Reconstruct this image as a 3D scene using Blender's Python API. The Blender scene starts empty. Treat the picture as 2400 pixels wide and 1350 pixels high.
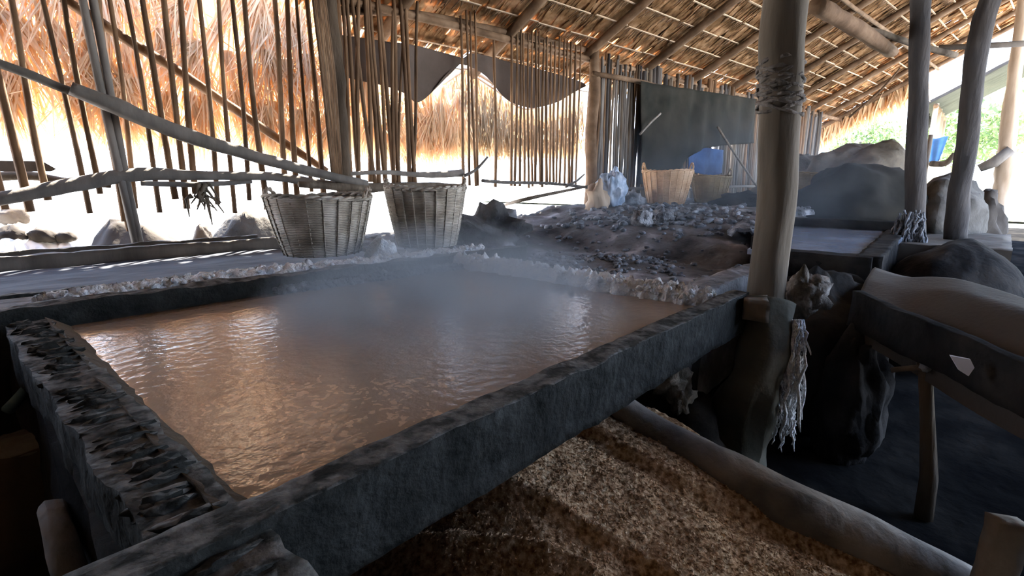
import bpy, math, random
from mathutils import Vector, Matrix, noise
random.seed(7)
S = bpy.context.scene
COL = S.collection
R = random.uniform
# ------------------------------------------------------------------ camera geometry
FPX = 1205.; TH = math.atan(255/1205.); AZ = math.radians(41.8); H = 1.4
cT, sT = math.cos(TH), math.sin(TH)
FW = (math.cos(AZ), math.sin(AZ)); RT = (math.sin(AZ), -math.cos(AZ))
def ray(px, py):
    u = (px-1200)/FPX; v = (py-675)/FPX
    Y = cT-v*sT; Z = -sT-v*cT
    return (u*RT[0]+Y*FW[0], u*RT[1]+Y*FW[1], Z)
def Pz(px, py, z):
    r = ray(px, py); t = (z-H)/r[2]; return Vector((r[0]*t, r[1]*t, z))
def Px(px, py, x):
    r = ray(px, py); t = x/r[0]; return Vector((x, r[1]*t, H+r[2]*t))
def Pw(px, py, c=5.45):                      # on a plane parallel to the stick wall
    r = ray(px, py); t = c/(r[1]+.1*r[0]); return Vector((r[0]*t, r[1]*t, H+r[2]*t))
def Wy(x, c=5.45): return c-.1*x
def roofz(x, y): return 3.4+.55*(5.45-(y+.1*x))
# ------------------------------------------------------------------ tagging and mesh helpers
def tag(o, label=None, cat=None, group=None, kind=None):
    if label: o['label'] = label
    if cat: o['category'] = cat
    if group: o['group'] = group
    if kind: o['kind'] = kind
    return o
def empty(name, loc, label, cat, group=None, kind=None):
    o = bpy.data.objects.new(name, None); COL.objects.link(o); o.location = loc; o.empty_display_size = .1
    return tag(o, label, cat, group, kind)
def nz(p, s=1., seed=0.): return noise.noise(Vector((p[0]*s+seed, p[1]*s-seed*.7, p[2]*s+seed*1.3)))
class MB:
    def __init__(s): s.v = []; s.f = []; s.sm = []
    def add(s, vs, fs, smooth=True):
        b = len(s.v); s.v += [tuple(v) for v in vs]; s.f += [tuple(i+b for i in f) for f in fs]; s.sm += [smooth]*len(fs)
        return s
    def tube(s, pts, rad, seg=10, wob=0., seed=0., ws=6., cap=True, flat=1.):
        pts = [Vector(p) for p in pts]; n = len(pts)
        if not isinstance(rad, (list, tuple)): rad = [rad]*n
        vs = []; up = Vector((0, 0, 1))
        d0 = (pts[-1]-pts[0]).normalized()
        if abs(d0.z) > .9: up = Vector((1, 0, 0))
        for i, p in enumerate(pts):
            d = (pts[min(i+1, n-1)]-pts[max(i-1, 0)]).normalized()
            a = d.cross(up).normalized(); b = a.cross(d)
            for k in range(seg):
                t = 2*math.pi*k/seg
                q = a*math.cos(t)+b*math.sin(t)*flat
                r = rad[i]
                if wob: r *= 1+wob*nz(p+q*.5, ws, seed)*2
                vs.append(p+q*r)
        fs = [(i*seg+k, i*seg+(k+1) % seg, (i+1)*seg+(k+1) % seg, (i+1)*seg+k) for i in range(n-1) for k in range(seg)]
        if cap:
            fs.append(tuple(reversed(range(seg)))); fs.append(tuple((n-1)*seg+k for k in range(seg)))
        return s.add(vs, fs)
    def box(s, c, size, rot=0., n=(1, 1, 1), wob=0., ws=5., seed=0., M=None):
        # subdivided box with lumpy faces
        nx, ny, nzz = n; idx = {}; vs = []; fs = []
        hx, hy, hz = [q/2 for q in size]
        def vid(i, j, k):
            key = (i, j, k)
            if key not in idx:
                p = Vector((-hx+2*hx*i/nx, -hy+2*hy*j/ny, -hz+2*hz*k/nzz))
                if rot: p = Matrix.Rotation(rot, 3, 'Z') @ p
                if M: p = M @ p
                p += Vector(c)
                if wob:
                    p += Vector((nz(p, ws, seed), nz(p, ws, seed+9), nz(p, ws, seed+21)))*wob + Vector((nz(p, ws*4, seed), nz(p, ws*4, seed+9), nz(p, ws*4, seed+21)))*wob*.4
                idx[key] = len(vs); vs.append(p)
            return idx[key]
        for i in range(nx):
            for j in range(ny):
                fs.append((vid(i, j, 0), vid(i, j+1, 0), vid(i+1, j+1, 0), vid(i+1, j, 0)))
                fs.append((vid(i, j, nzz), vid(i+1, j, nzz), vid(i+1, j+1, nzz), vid(i, j+1, nzz)))
        for i in range(nx):
            for k in range(nzz):
                fs.append((vid(i, 0, k), vid(i+1, 0, k), vid(i+1, 0, k+1), vid(i, 0, k+1)))
                fs.append((vid(i, ny, k), vid(i, ny, k+1), vid(i+1, ny, k+1), vid(i+1, ny, k)))
        for j in range(ny):
            for k in range(nzz):
                fs.append((vid(0, j, k), vid(0, j, k+1), vid(0, j+1, k+1), vid(0, j+1, k)))
                fs.append((vid(nx, j, k), vid(nx, j+1, k), vid(nx, j+1, k+1), vid(nx, j, k+1)))
        return s.add(vs, fs, smooth=bool(wob))
    def grid(s, n, m, fn, thick=0., smooth=True):
        vs = [Vector(fn(i/n, j/m)) for i in range(n+1) for j in range(m+1)]
        w = m+1
        fs = [(i*w+j, (i+1)*w+j, (i+1)*w+j+1, i*w+j+1) for i in range(n) for j in range(m)]
        s.add(vs, fs, smooth)
        if thick:
            vs2 = [v-Vector((0, 0, thick)) if isinstance(thick, (int, float)) else v-thick for v in vs]
            b = len(vs2)
            s.add(vs2, [tuple(reversed(f)) for f in fs], smooth)
            rim = [i*w for i in range(n+1)]+[n*w+j for j in range(1, m+1)]+[i*w+m for i in range(n-1, -1, -1)]+[j for j in range(m-1, 0, -1)]
            L = len(rim); o = len(s.v)-2*b
            for q in range(L):
                a, c = rim[q], rim[(q+1) % L]
                s.f.append((o+a, o+b+a, o+b+c, o+c)); s.sm.append(False)
        return s
    def lump(s, c, r, n=14, wob=.25, ws=2., seed=0., flatbot=None):
        vs = []; fs = []; m = n*2
        for i in range(n+1):
            ph = math.pi*i/n
            for k in range(m):
                t = 2*math.pi*k/m
                d = Vector((math.sin(ph)*math.cos(t), math.sin(ph)*math.sin(t), math.cos(ph)))
                w = 1+wob*nz(d, ws, seed)+wob*.4*nz(d, ws*3, seed)
                p = Vector((c[0]+d.x*r[0]*w, c[1]+d.y*r[1]*w, c[2]+d.z*r[2]*w))
                if flatbot is not None and p.z < flatbot: p.z = flatbot
                vs.append(p)
        fs = [(i*m+k, (i+1)*m+k, (i+1)*m+(k+1) % m, i*m+(k+1) % m) for i in range(n) for k in range(m)]
        return s.add(vs, fs)
    def strand(s, p, d, L, w, bend=.1, seg=3, side=None):
        p = Vector(p); d = Vector(d).normalized()
        sd = side or Vector((R(-1, 1), R(-1, 1), R(-.2, .2)))
        sd = (sd-d*sd.dot(d)).normalized(); vs = []
        g = Vector((R(-bend, bend), R(-bend, bend), -bend*.5))
        for i in range(seg+1):
            t = i/seg; q = p+d*L*t+g*L*t*t
            ww = w*(1-.75*t**2)/2
            vs += [q-sd*ww, q+sd*ww]
        s.add(vs, [(2*i, 2*i+1, 2*i+3, 2*i+2) for i in range(seg)])
        return s
    def build(s, name, mat, parent=None, loc=None, **kw):
        me = bpy.data.meshes.new(name)
        off = Vector((0, 0, 0))
        if parent is not None:
            off = Vector(parent.location); pp = parent.parent
            while pp is not None: off += Vector(pp.location); pp = pp.parent
        elif loc is None:
            xs = [v[0] for v in s.v]; ys = [v[1] for v in s.v]; zs = [v[2] for v in s.v]
            loc = ((min(xs)+max(xs))/2, (min(ys)+max(ys))/2, min(zs))
        if parent is None: off = Vector(loc)
        me.from_pydata([(v[0]-off.x, v[1]-off.y, v[2]-off.z) for v in s.v], [], s.f)
        me.polygons.foreach_set('use_smooth', s.sm); me.update()
        if not isinstance(mat, (list, tuple)): mat = [mat]
        for m in mat: me.materials.append(m)
        o = bpy.data.objects.new(name, me); COL.objects.link(o)
        if parent is not None: o.parent = parent
        else: o.location = off
        return tag(o, **kw)
def curve(pts, n=24):
    # Catmull-Rom through the points
    P = [Vector(p) for p in pts]; P = [P[0]*2-P[1]]+P+[P[-1]*2-P[-2]]; out = []
    m = len(P)-3
    for i in range(n+1):
        t = i/n*m; k = min(int(t), m-1); t -= k
        a, b, c, d = P[k:k+4]
        out.append(.5*((2*b)+(c-a)*t+(2*a-5*b+4*c-d)*t*t+(3*b-a-3*c+d)*t**3))
    return out
def lerp(a, b, t): return a+(b-a)*t
def radii(rs, n=24):
    m = len(rs)-1
    return [lerp(rs[min(int(i/n*m), m-1)], rs[min(int(i/n*m), m-1)+1], i/n*m-min(int(i/n*m), m-1)) for i in range(n+1)]
# ------------------------------------------------------------------ materials
def mat(name, cols, scale=6., rough=.85, bump=.3, bscale=None, transl=0., tcol=None, stretch=(1, 1, 1), spec=.3, rnd=0., detail=6., bdist=.02, lo=.3, hi=.7):
    m = bpy.data.materials.new(name); m.use_nodes = True
    N = m.node_tree.nodes; L = m.node_tree.links; N.clear()
    out = N.new('ShaderNodeOutputMaterial'); bs = N.new('ShaderNodeBsdfPrincipled')
    tc = N.new('ShaderNodeTexCoord'); mp = N.new('ShaderNodeMapping'); mp.inputs['Scale'].default_value = stretch
    L.new(tc.outputs['Object'], mp.inputs['Vector'])
    oi = N.new('ShaderNodeObjectInfo')
    n1 = N.new('ShaderNodeTexNoise'); n1.noise_dimensions = '4D'; n1.inputs['Scale'].default_value = scale; n1.inputs['Detail'].default_value = detail
    mm = N.new('ShaderNodeMath'); mm.operation = 'MULTIPLY'; mm.inputs[1].default_value = 37.
    L.new(oi.outputs['Random'], mm.inputs[0]); L.new(mm.outputs[0], n1.inputs['W'])
    L.new(mp.outputs[0], n1.inputs['Vector'])
    cr = N.new('ShaderNodeValToRGB'); L.new(n1.outputs['Fac'], cr.inputs['Fac'])
    e = cr.color_ramp.elements
    while len(e) < len(cols): e.new(.5)
    for i, c in enumerate(cols):
        e[i].position = lo+(hi-lo)*i/max(1, len(cols)-1); e[i].color = (*c, 1)
    colout = cr.outputs['Color']
    if rnd:
        hs = N.new('ShaderNodeHueSaturation'); mr = N.new('ShaderNodeMapRange')
        mr.inputs['To Min'].default_value = 1-rnd; mr.inputs['To Max'].default_value = 1+rnd
        L.new(oi.outputs['Random'], mr.inputs['Value']); L.new(mr.outputs[0], hs.inputs['Value']); L.new(colout, hs.inputs['Color']); colout = hs.outputs['Color']
    L.new(colout, bs.inputs['Base Color'])
    bs.inputs['Roughness'].default_value = rough; bs.inputs['Specular IOR Level'].default_value = spec
    if bump:
        n2 = N.new('ShaderNodeTexNoise'); n2.inputs['Scale'].default_value = bscale or scale*3; n2.inputs['Detail'].default_value = 8
        L.new(mp.outputs[0], n2.inputs['Vector'])
        b = N.new('ShaderNodeBump'); b.inputs['Strength'].default_value = bump; b.inputs['Distance'].default_value = bdist
        L.new(n2.outputs['Fac'], b.inputs['Height']); L.new(b.outputs[0], bs.inputs['Normal'])
    sh = bs.outputs[0]
    if transl:
        tr = N.new('ShaderNodeBsdfTranslucent'); mx = N.new('ShaderNodeMixShader'); mx.inputs[0].default_value = transl
        if tcol: tr.inputs['Color'].default_value = (*tcol, 1)
        else: L.new(colout, tr.inputs['Color'])
        L.new(sh, mx.inputs[1]); L.new(tr.outputs[0], mx.inputs[2]); sh = mx.outputs[0]
    L.new(sh, out.inputs['Surface'])
    m['bs'] = 1
    return m
BAMBOO = mat('split_bamboo', [(.06, .034, .018), (.14, .08, .042), (.2, .125, .07)], 9, rnd=.35, stretch=(1, 1, .3))
GREYSTICK = mat('grey_stick', [(.10, .09, .08), (.19, .17, .15)], 9, rnd=.3, stretch=(1, 1, .3))
BARK = mat('dark_bark', [(.055, .042, .03), (.13, .10, .072), (.19, .155, .115)], 7, bump=.8, stretch=(1, 1, .25), rnd=.1)
CHAR = mat('charred_bark', [(.03, .03, .032), (.055, .05, .048), (.085, .075, .068)], 7, bump=.8, stretch=(1, 1, .25))
CHARB = mat('brown_bark', [(.03, .02, .012), (.06, .042, .027), (.10, .072, .048)], 7, bump=.8, stretch=(1, 1, .25))
ROPEG = mat('faded_rope', [(.11, .095, .08), (.22, .19, .165)], 20, bump=.6)
POSTW = mat('post_wood', [(.08, .064, .045), (.15, .122, .09), (.2, .168, .13)], 5, bump=.6, stretch=(1, 1, .2))
PALEW = mat('pale_wood', [(.34, .25, .17), (.5, .4, .3)], 6, bump=.4, stretch=(1, 1, .2))
LOGW = mat('weathered_log', [(.10, .10, .10), (.24, .22, .20), (.38, .35, .32)], 5, bump=.5, bscale=20)
BEAM = mat('sooty_beam', [(.018, .019, .018), (.038, .04, .038), (.07, .073, .07)], 10, bump=.7, bscale=30, rough=.85, hi=.75, spec=.15)
def dust(m, col, lo=.55, hi=.95):
    # pale ash settled on whatever faces up
    N = m.node_tree.nodes; L = m.node_tree.links; bs = next(n for n in N if n.type == 'BSDF_PRINCIPLED')
    src = bs.inputs['Base Color'].links[0].from_socket
    g = N.new('ShaderNodeNewGeometry'); sx = N.new('ShaderNodeSeparateXYZ'); L.new(g.outputs['True Normal'], sx.inputs[0])
    mr = N.new('ShaderNodeMapRange'); mr.inputs['From Min'].default_value = lo; mr.inputs['From Max'].default_value = hi; L.new(sx.outputs['Z'], mr.inputs['Value'])
    nn = N.new('ShaderNodeTexNoise'); nn.inputs['Scale'].default_value = 22; nn.inputs['Detail'].default_value = 8
    tc = next(n for n in N if n.type == 'TEX_COORD'); L.new(tc.outputs['Object'], nn.inputs['Vector'])
    r2 = N.new('ShaderNodeMapRange'); r2.inputs['From Min'].default_value = .4; r2.inputs['From Max'].default_value = .62; L.new(nn.outputs['Fac'], r2.inputs['Value'])
    mu = N.new('ShaderNodeMath'); mu.operation = 'MULTIPLY'; L.new(mr.outputs[0], mu.inputs[0]); L.new(r2.outputs[0], mu.inputs[1])
    mx = N.new('ShaderNodeMix'); mx.data_type = 'RGBA'; L.new(mu.outputs[0], mx.inputs['Factor']); L.new(src, mx.inputs['A']); mx.inputs['B'].default_value = (*col, 1)
    L.new(mx.outputs['Result'], bs.inputs['Base Color'])
dust(BEAM, (.17, .17, .165))
MUD = mat('sooty_mud', [(.04, .036, .03), (.085, .078, .068), (.15, .14, .125)], 3.5, bump=.9, bscale=14, detail=10)
MUDDARK = mat('burnt_clay', [(.014, .014, .015), (.03, .029, .029), (.06, .055, .05)], 4, bump=.8, bscale=14, detail=10, spec=.05, rough=1.)
ASHMUD = mat('ash_strewn_mud', [(.03, .03, .033), (.09, .087, .085), (.17, .17, .18), (.5, .5, .53)], 2.6, bump=1., bscale=18, detail=12, lo=.34, hi=.70)
SLUDGE = mat('grey_sludge', [(.035, .04, .052), (.065, .072, .09), (.11, .118, .14)], 2.2, rough=.8, bump=.4, bscale=9, spec=.15, stretch=(1, 2.2, 1))
SALT = mat('salt_crust', [(.42, .48, .56), (.74, .79, .86), (.9, .92, .94)], 14, rough=.7, bump=1., bscale=60, lo=.25, hi=.5)
DIRTYSALT = mat('dirty_salt', [(.07, .075, .085), (.17, .18, .2), (.4, .42, .46)], 9, rough=.7, bump=1., bscale=50, lo=.35, hi=.68)
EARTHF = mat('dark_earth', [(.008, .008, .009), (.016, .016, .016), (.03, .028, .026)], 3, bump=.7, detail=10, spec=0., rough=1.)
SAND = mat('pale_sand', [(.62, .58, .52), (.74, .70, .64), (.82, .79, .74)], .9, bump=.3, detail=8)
ASH = mat('fine_ash', [(.07, .062, .055), (.105, .094, .083)], 1.3, bump=.25, bscale=40)
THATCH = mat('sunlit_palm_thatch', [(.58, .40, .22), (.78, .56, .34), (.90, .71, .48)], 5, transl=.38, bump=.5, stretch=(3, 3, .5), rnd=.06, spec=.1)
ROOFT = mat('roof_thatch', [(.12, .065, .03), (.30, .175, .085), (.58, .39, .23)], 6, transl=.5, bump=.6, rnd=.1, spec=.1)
BLOCKT = mat('blocker_thatch', [(.05, .03, .016), (.12, .075, .04)], 5, bump=.6)  # opaque brown thatch for the added light blockers
BATTEN = mat('roof_batten', [(.40, .30, .2), (.6, .47, .34)], 8, bump=.2, rnd=.2)
RAFTER = mat('rafter_wood', [(.07, .04, .02), (.14, .085, .048), (.22, .145, .09)], 5, bump=.5, rnd=.2)
TARP = mat('brown_tarp', [(.085, .065, .052), (.13, .10, .085)], 3, bump=.4, transl=.08, rough=.9)
TARPG = mat('dark_green_tarp', [(.014, .015, .013), (.026, .025, .021), (.038, .035, .029)], 2.5, bump=.3, rough=.95, spec=.05)
BLUE = mat('blue_cloth', [(.012, .035, .12), (.05, .12, .30)], 5, bump=.3, transl=.25)
BLUET = mat('blue_tarp', [(.12, .33, .62), (.2, .45, .75)], 3, bump=.1, transl=.2)
BAG = mat('pale_blue_bag', [(.16, .24, .36), (.42, .52, .66), (.7, .76, .84)], 9, bump=.5, rough=.4, transl=.15)
ROPE = mat('straw_rope', [(.24, .19, .14), (.42, .35, .28)], 20, bump=.6)
LEAF = mat('pale_foliage', [(.16, .24, .09), (.34, .42, .2)], 3, transl=.4, rnd=.3)
FIELD = mat('pale_green_field', [(.4, .46, .28), (.6, .62, .44)], .8, bump=.1)
HUSK = mat('rice_husk', [(.22, .115, .05), (.58, .37, .21), (.85, .66, .44)], 55, bump=1., bscale=120, detail=3, lo=.35, hi=.65, bdist=.01)
WHITE = mat('white_shard', [(.6, .62, .68), (.8, .8, .84)], 6, bump=.1)
CLAYPOT = mat('brown_clay', [(.06, .04, .025), (.12, .085, .05)], 5, bump=.5)
def basket_mat(name, cols):
    m = mat(name, cols, 7, bump=0, rough=.8, rnd=.0)
    N = m.node_tree.nodes; L = m.node_tree.links
    bs = next(n for n in N if n.type == 'BSDF_PRINCIPLED'); tc = next(n for n in N if n.type == 'TEX_COORD')
    w = N.new('ShaderNodeTexWave'); w.bands_direction = 'Z'; w.inputs['Scale'].default_value = 26; w.inputs['Distortion'].default_value = 3
    L.new(tc.outputs['Object'], w.inputs['Vector'])
    b = N.new('ShaderNodeBump'); b.inputs['Strength'].default_value = .6; b.inputs['Distance'].default_value = .008
    L.new(w.outputs['Fac'], b.inputs['Height']); L.new(b.outputs[0], bs.inputs['Normal'])
    return m
BASKG = basket_mat('grey_wicker', [(.2, .175, .14), (.40, .35, .28), (.62, .57, .5)])
BASKT = basket_mat('tan_wicker', [(.40, .22, .10), (.6, .38, .21), (.7, .5, .33)])
BASKO = basket_mat('olive_wicker', [(.26, .18, .07), (.44, .32, .15)])
# brine: murky brown, glossy, with paler flecks
def brine_mat():
    m = bpy.data.materials.new('brine'); m.use_nodes = True
    N = m.node_tree.nodes; L = m.node_tree.links; bs = N['Principled BSDF']
    tc = N.new('ShaderNodeTexCoord')
    n = N.new('ShaderNodeTexNoise'); n.inputs['Scale'].default_value = 1.6; n.inputs['Detail'].default_value = 5
    L.new(tc.outputs['Object'], n.inputs['Vector'])
    cr = N.new('ShaderNodeValToRGB'); L.new(n.outputs['Fac'], cr.inputs['Fac'])
    cr.color_ramp.elements[0].position = .3; cr.color_ramp.elements[0].color = (.33, .24, .17, 1)
    cr.color_ramp.elements[1].position = .7; cr.color_ramp.elements[1].color = (.40, .34, .28, 1)
    # paler flecks gathered in patches
    v = N.new('ShaderNodeTexVoronoi'); v.inputs['Scale'].default_value = 36; v.inputs['Randomness'].default_value = 1
    nd = N.new('ShaderNodeTexNoise'); nd.inputs['Scale'].default_value = 18; nd.inputs['Detail'].default_value = 3
    L.new(tc.outputs['Object'], nd.inputs['Vector'])
    mix = N.new('ShaderNodeVectorMath'); mix.operation = 'MULTIPLY_ADD'; mix.inputs[1].default_value = (.12, .12, .0)
    L.new(nd.outputs['Color'], mix.inputs[0]); L.new(tc.outputs['Object'], mix.inputs[2]); L.new(mix.outputs[0], v.inputs['Vector'])
    f1 = N.new('ShaderNodeMath'); f1.operation = 'LESS_THAN'; f1.inputs[1].default_value = .36; L.new(v.outputs['Distance'], f1.inputs[0])
    n3 = N.new('ShaderNodeTexNoise'); n3.inputs['Scale'].default_value = 2.1; n3.inputs['Detail'].default_value = 4
    mp3 = N.new('ShaderNodeMapping'); mp3.inputs['Location'].default_value = (3.1, 1.7, 0); L.new(tc.outputs['Object'], mp3.inputs['Vector']); L.new(mp3.outputs[0], n3.inputs['Vector'])
    # flecks centred on the near corner, patch shape its own
    gd = N.new('ShaderNodeVectorMath'); gd.operation = 'DISTANCE'; gd.inputs[1].default_value = (-.90, -.68, 0); L.new(tc.outputs['Object'], gd.inputs[0])
    g2 = N.new('ShaderNodeMath'); g2.operation = 'MULTIPLY_ADD'; g2.inputs[1].default_value = -.85; g2.inputs[2].default_value = .36; L.new(gd.outputs['Value'], g2.inputs[0])
    ad = N.new('ShaderNodeMath'); ad.operation = 'ADD'; L.new(n3.outputs['Fac'], ad.inputs[0]); L.new(g2.outputs[0], ad.inputs[1])
    f2 = N.new('ShaderNodeMath'); f2.operation = 'GREATER_THAN'; f2.inputs[1].default_value = .56; L.new(ad.outputs[0], f2.inputs[0])
    f3 = N.new('ShaderNodeMath'); f3.operation = 'MULTIPLY'; L.new(f1.outputs[0], f3.inputs[0]); L.new(f2.outputs[0], f3.inputs[1])
    f4 = N.new('ShaderNodeMath'); f4.operation = 'MULTIPLY'; f4.inputs[1].default_value = .75; L.new(f3.outputs[0], f4.inputs[0])
    mc = N.new('ShaderNodeMix'); mc.data_type = 'RGBA'; L.new(f4.outputs[0], mc.inputs['Factor']); L.new(cr.outputs[0], mc.inputs['A']); mc.inputs['B'].default_value = (.72, .52, .36, 1)
    L.new(mc.outputs['Result'], bs.inputs['Base Color'])
    bs.inputs['Roughness'].default_value = .13; bs.inputs['IOR'].default_value = 1.45; bs.inputs['Specular IOR Level'].default_value = 1.
    nb = N.new('ShaderNodeTexNoise'); nb.inputs['Scale'].default_value = 26; nb.inputs['Detail'].default_value = 4; L.new(tc.outputs['Object'], nb.inputs['Vector'])
    b = N.new('ShaderNodeBump'); b.inputs['Strength'].default_value = .16; b.inputs['Distance'].default_value = .02
    L.new(nb.outputs['Fac'], b.inputs['Height']); L.new(b.outputs[0], bs.inputs['Normal'])
    return m
BRINE = brine_mat()
COOL = mat('still_brine', [(.26, .31, .42), (.40, .47, .60)], 2, rough=.12, bump=.08, bscale=8, spec=.6)
def steam_mat(name, dens, scale, hfall, zc, lo=.42, hi=.7, col=(.9, .93, 1.)):
    m = bpy.data.materials.new(name); m.use_nodes = True
    N = m.node_tree.nodes; L = m.node_tree.links; N.clear()
    out = N.new('ShaderNodeOutputMaterial'); pv = N.new('ShaderNodeVolumePrincipled')
    pv.inputs['Color'].default_value = (*col, 1); pv.inputs['Anisotropy'].default_value = .2
    tc = N.new('ShaderNodeTexCoord'); n = N.new('ShaderNodeTexNoise'); n.inputs['Scale'].default_value = scale; n.inputs['Detail'].default_value = 4
    L.new(tc.outputs['Object'], n.inputs['Vector'])
    mr = N.new('ShaderNodeMapRange'); mr.inputs['From Min'].default_value = lo; mr.inputs['From Max'].default_value = hi; L.new(n.outputs['Fac'], mr.inputs['Value'])
    # soft puff: fades to nothing at the edge of the domain (generated coordinates)
    sub = N.new('ShaderNodeVectorMath'); sub.operation = 'SUBTRACT'; sub.inputs[1].default_value = (.5, .5, zc); L.new(tc.outputs['Generated'], sub.inputs[0])
    sc = N.new('ShaderNodeVectorMath'); sc.operation = 'MULTIPLY'; sc.inputs[1].default_value = (2, 2, hfall); L.new(sub.outputs[0], sc.inputs[0])
    ln = N.new('ShaderNodeVectorMath'); ln.operation = 'LENGTH'; L.new(sc.outputs[0], ln.inputs[0])
    m2 = N.new('ShaderNodeMapRange'); m2.inputs['From Min'].default_value = 1; m2.inputs['From Max'].default_value = .3; L.new(ln.outputs['Value'], m2.inputs['Value'])
    mu = N.new('ShaderNodeMath'); mu.operation = 'MULTIPLY'; L.new(mr.outputs[0], mu.inputs[0]); L.new(m2.outputs[0], mu.inputs[1])
    m3 = N.new('ShaderNodeMath'); m3.operation = 'MULTIPLY'; m3.inputs[1].default_value = dens; L.new(mu.outputs[0], m3.inputs[0])
    L.new(m3.outputs[0], pv.inputs['Density']); L.new(pv.outputs[0], out.inputs['Volume'])
    return m
# ------------------------------------------------------------------ floor and ground
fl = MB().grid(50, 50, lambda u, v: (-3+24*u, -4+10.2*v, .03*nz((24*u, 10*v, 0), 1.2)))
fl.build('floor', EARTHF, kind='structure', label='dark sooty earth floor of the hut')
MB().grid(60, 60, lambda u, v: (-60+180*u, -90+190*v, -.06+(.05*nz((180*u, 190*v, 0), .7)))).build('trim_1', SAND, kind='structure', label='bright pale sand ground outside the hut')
# ------------------------------------------------------------------ clay furnace under the salt pan
fur = empty('clay_furnace', (1.3, 1.7, 0), 'sooty clay furnace walls carrying the large steaming salt pan', 'furnace')
MB().box((.2, 1.75, .36), (.14, 2.2, .74), n=(3, 16, 6), wob=.05).build('side_wall', MUDDARK, fur)
MB().box((2.52, 2.0, .36), (.24, 2.0, .74), n=(3, 16, 6), wob=.05).build('side_wall', MUDDARK, fur)
MB().box((1.3, 2.86, .36), (2.6, .24, .74), n=(18, 3, 6), wob=.05).build('back_wall', MUDDARK, fur)
MB().box((1.3, 1.72, .70), (2.3, 1.75, .05), n=(8, 8, 1), wob=.01).build('pan_bed', MUDDARK, fur)
# ------------------------------------------------------------------ the main salt pan
pan = empty('salt_pan', (1.3, 1.7, .72), 'large dark-beamed salt pan full of brown steaming brine in the foreground', 'salt pan')
def beam(p0, p1, w, h, z0, seed, mt=BEAM, name='beam', par=None, wob=.008, lab=None, ridges=0):
    par = par or pan
    p0, p1 = Vector(p0), Vector(p1); d = p1-p0; L = d.length; a = math.atan2(d.y, d.x)
    c = (p0+p1)/2
    b = MB().box((c.x, c.y, z0+h/2), (L, w, h), rot=a, n=(max(8, int(L*40)), 6, 7), wob=wob, seed=seed, ws=7)
    for i in range(ridges):
        t = (i+R(-.3, .3))/ridges; q = p0.lerp(p1, t); 
        b.lump((q.x+R(-.02, .02), q.y, z0+h-.004), (w*R(.28, .42), R(.012, .022), R(.010, .022)), n=7, wob=.6, seed=i)
    return b.build(name, mt, par, label=lab)
beam((-.25, .815), (2.52, .79), .085, .19, .685, 1)
beam((.215, .45), (.18, 2.72), .135, .17, .685, 5, wob=.014, ridges=46)
beam((-.35, 2.93), (3.05, 2.62), .11, .17, .72, 9, wob=.016)
beam((2.5, .84), (2.5, 2.70), .13, .13, .70, 13, wob=.03)
MB().grid(6, 6, lambda u, v: (.2+2.3*u, .8+2*v, .745), thick=.02).build('pan_bottom', MUDDARK, pan)
# inner slope of caked mud along the left beam
MB().grid(40, 4, lambda u, v: (.235+.10*v+.015*nz((u*9, v, 3), 1.), .86+1.85*u, .862-.075*v+.008*nz((u*30, v*3, 0), 1.)), thick=.03).build('mud_lip', mat('caked_mud', [(.05, .04, .028), (.12, .095, .065)], 8, bump=.8), pan)
br = MB().grid(24, 24, lambda u, v: (.22+2.3*u, .84+1.88*v, .808), thick=.03)
br.build('brine', BRINE, loc=(1.37, 1.78, .778), kind='stuff', label='glossy brown brine with drifts of pale flecks filling the large pan', cat='water')
# salt crust, right edge and far edge
def crust(path, width, height, mt, name, label, seed, n=160, m=9, zoff=0., parent=None):
    P = curve(path, n)
    def fn(u, v):
        i = u*n; k = min(int(i), n-1); p = P[k].lerp(P[k+1], i-k); d = (P[k+1]-P[k]).normalized(); s = Vector((-d.y, d.x, 0))
        w = width*(.55+.9*abs(nz((u*14, seed, 0), 1.))+.3*math.sin(math.pi*u)); t = v*2-1
        hgt = height*(1-t*t)*(.5+1.1*abs(nz((u*22, t*1.5, seed), 1.6))+.5*abs(nz((u*60, t*4, seed), 2.)))
        q = p+s*t*w*.5+Vector((nz((u*50, v*3, seed), 1), nz((u*50, v*3, seed+5), 1), 0))*.02
        q.z += hgt+zoff-(.012 if abs(t) > .9 else 0)
        return q
    g = MB().grid(n, m, fn, thick=.03)
    for _ in range(int(n*1.6)):
        u = R(0, 1); i = u*n; k = min(int(i), n-1); p = P[k]
        d = (P[k+1]-P[k]).normalized(); s = Vector((-d.y, d.x, 0)); q = p+s*R(-.5, .5)*width*.9
        r = R(.006, .02)
        g.lump((q.x, q.y, q.z+height*R(.2, .8)+zoff), (r, r, r*.8), n=4, wob=.5, seed=_)
    return g.build(name, mt, parent, kind='stuff', label=label, cat=None if parent else 'salt')
crust([(2.42, .88, .815), (2.42, 1.2, .815), (2.43, 1.7, .815), (2.44, 2.2, .82), (2.36, 2.62, .83)], .19, .08, SALT, 'salt_crust', 'white salt crust along the right rim of the steaming pan', 3)
crust([(.35, 2.98, .865), (.8, 3.0, .865), (1.3, 2.92, .87), (1.75, 2.84, .87), (2.3, 2.79, .87), (2.72, 2.73, .87)], .17, .05, SALT, 'salt_crust', 'white salt ridge on the far rim below the two grey baskets', 8)
crust([(.25, 3.17, .85), (.7, 3.16, .85), (1.3, 3.08, .86)], .06, .035, SALT, 'salt_crust', 'thin second line of white salt behind the far rim, left of the baskets', 15, n=90)
crust([(1.15, 2.70, .80), (1.6, 2.66, .80), (2.05, 2.61, .80), (2.5, 2.55, .80)], .16, .05, DIRTYSALT, 'salt_crust', 'blue-grey salt slope dipping from the far rim into the brine', 23)
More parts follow.
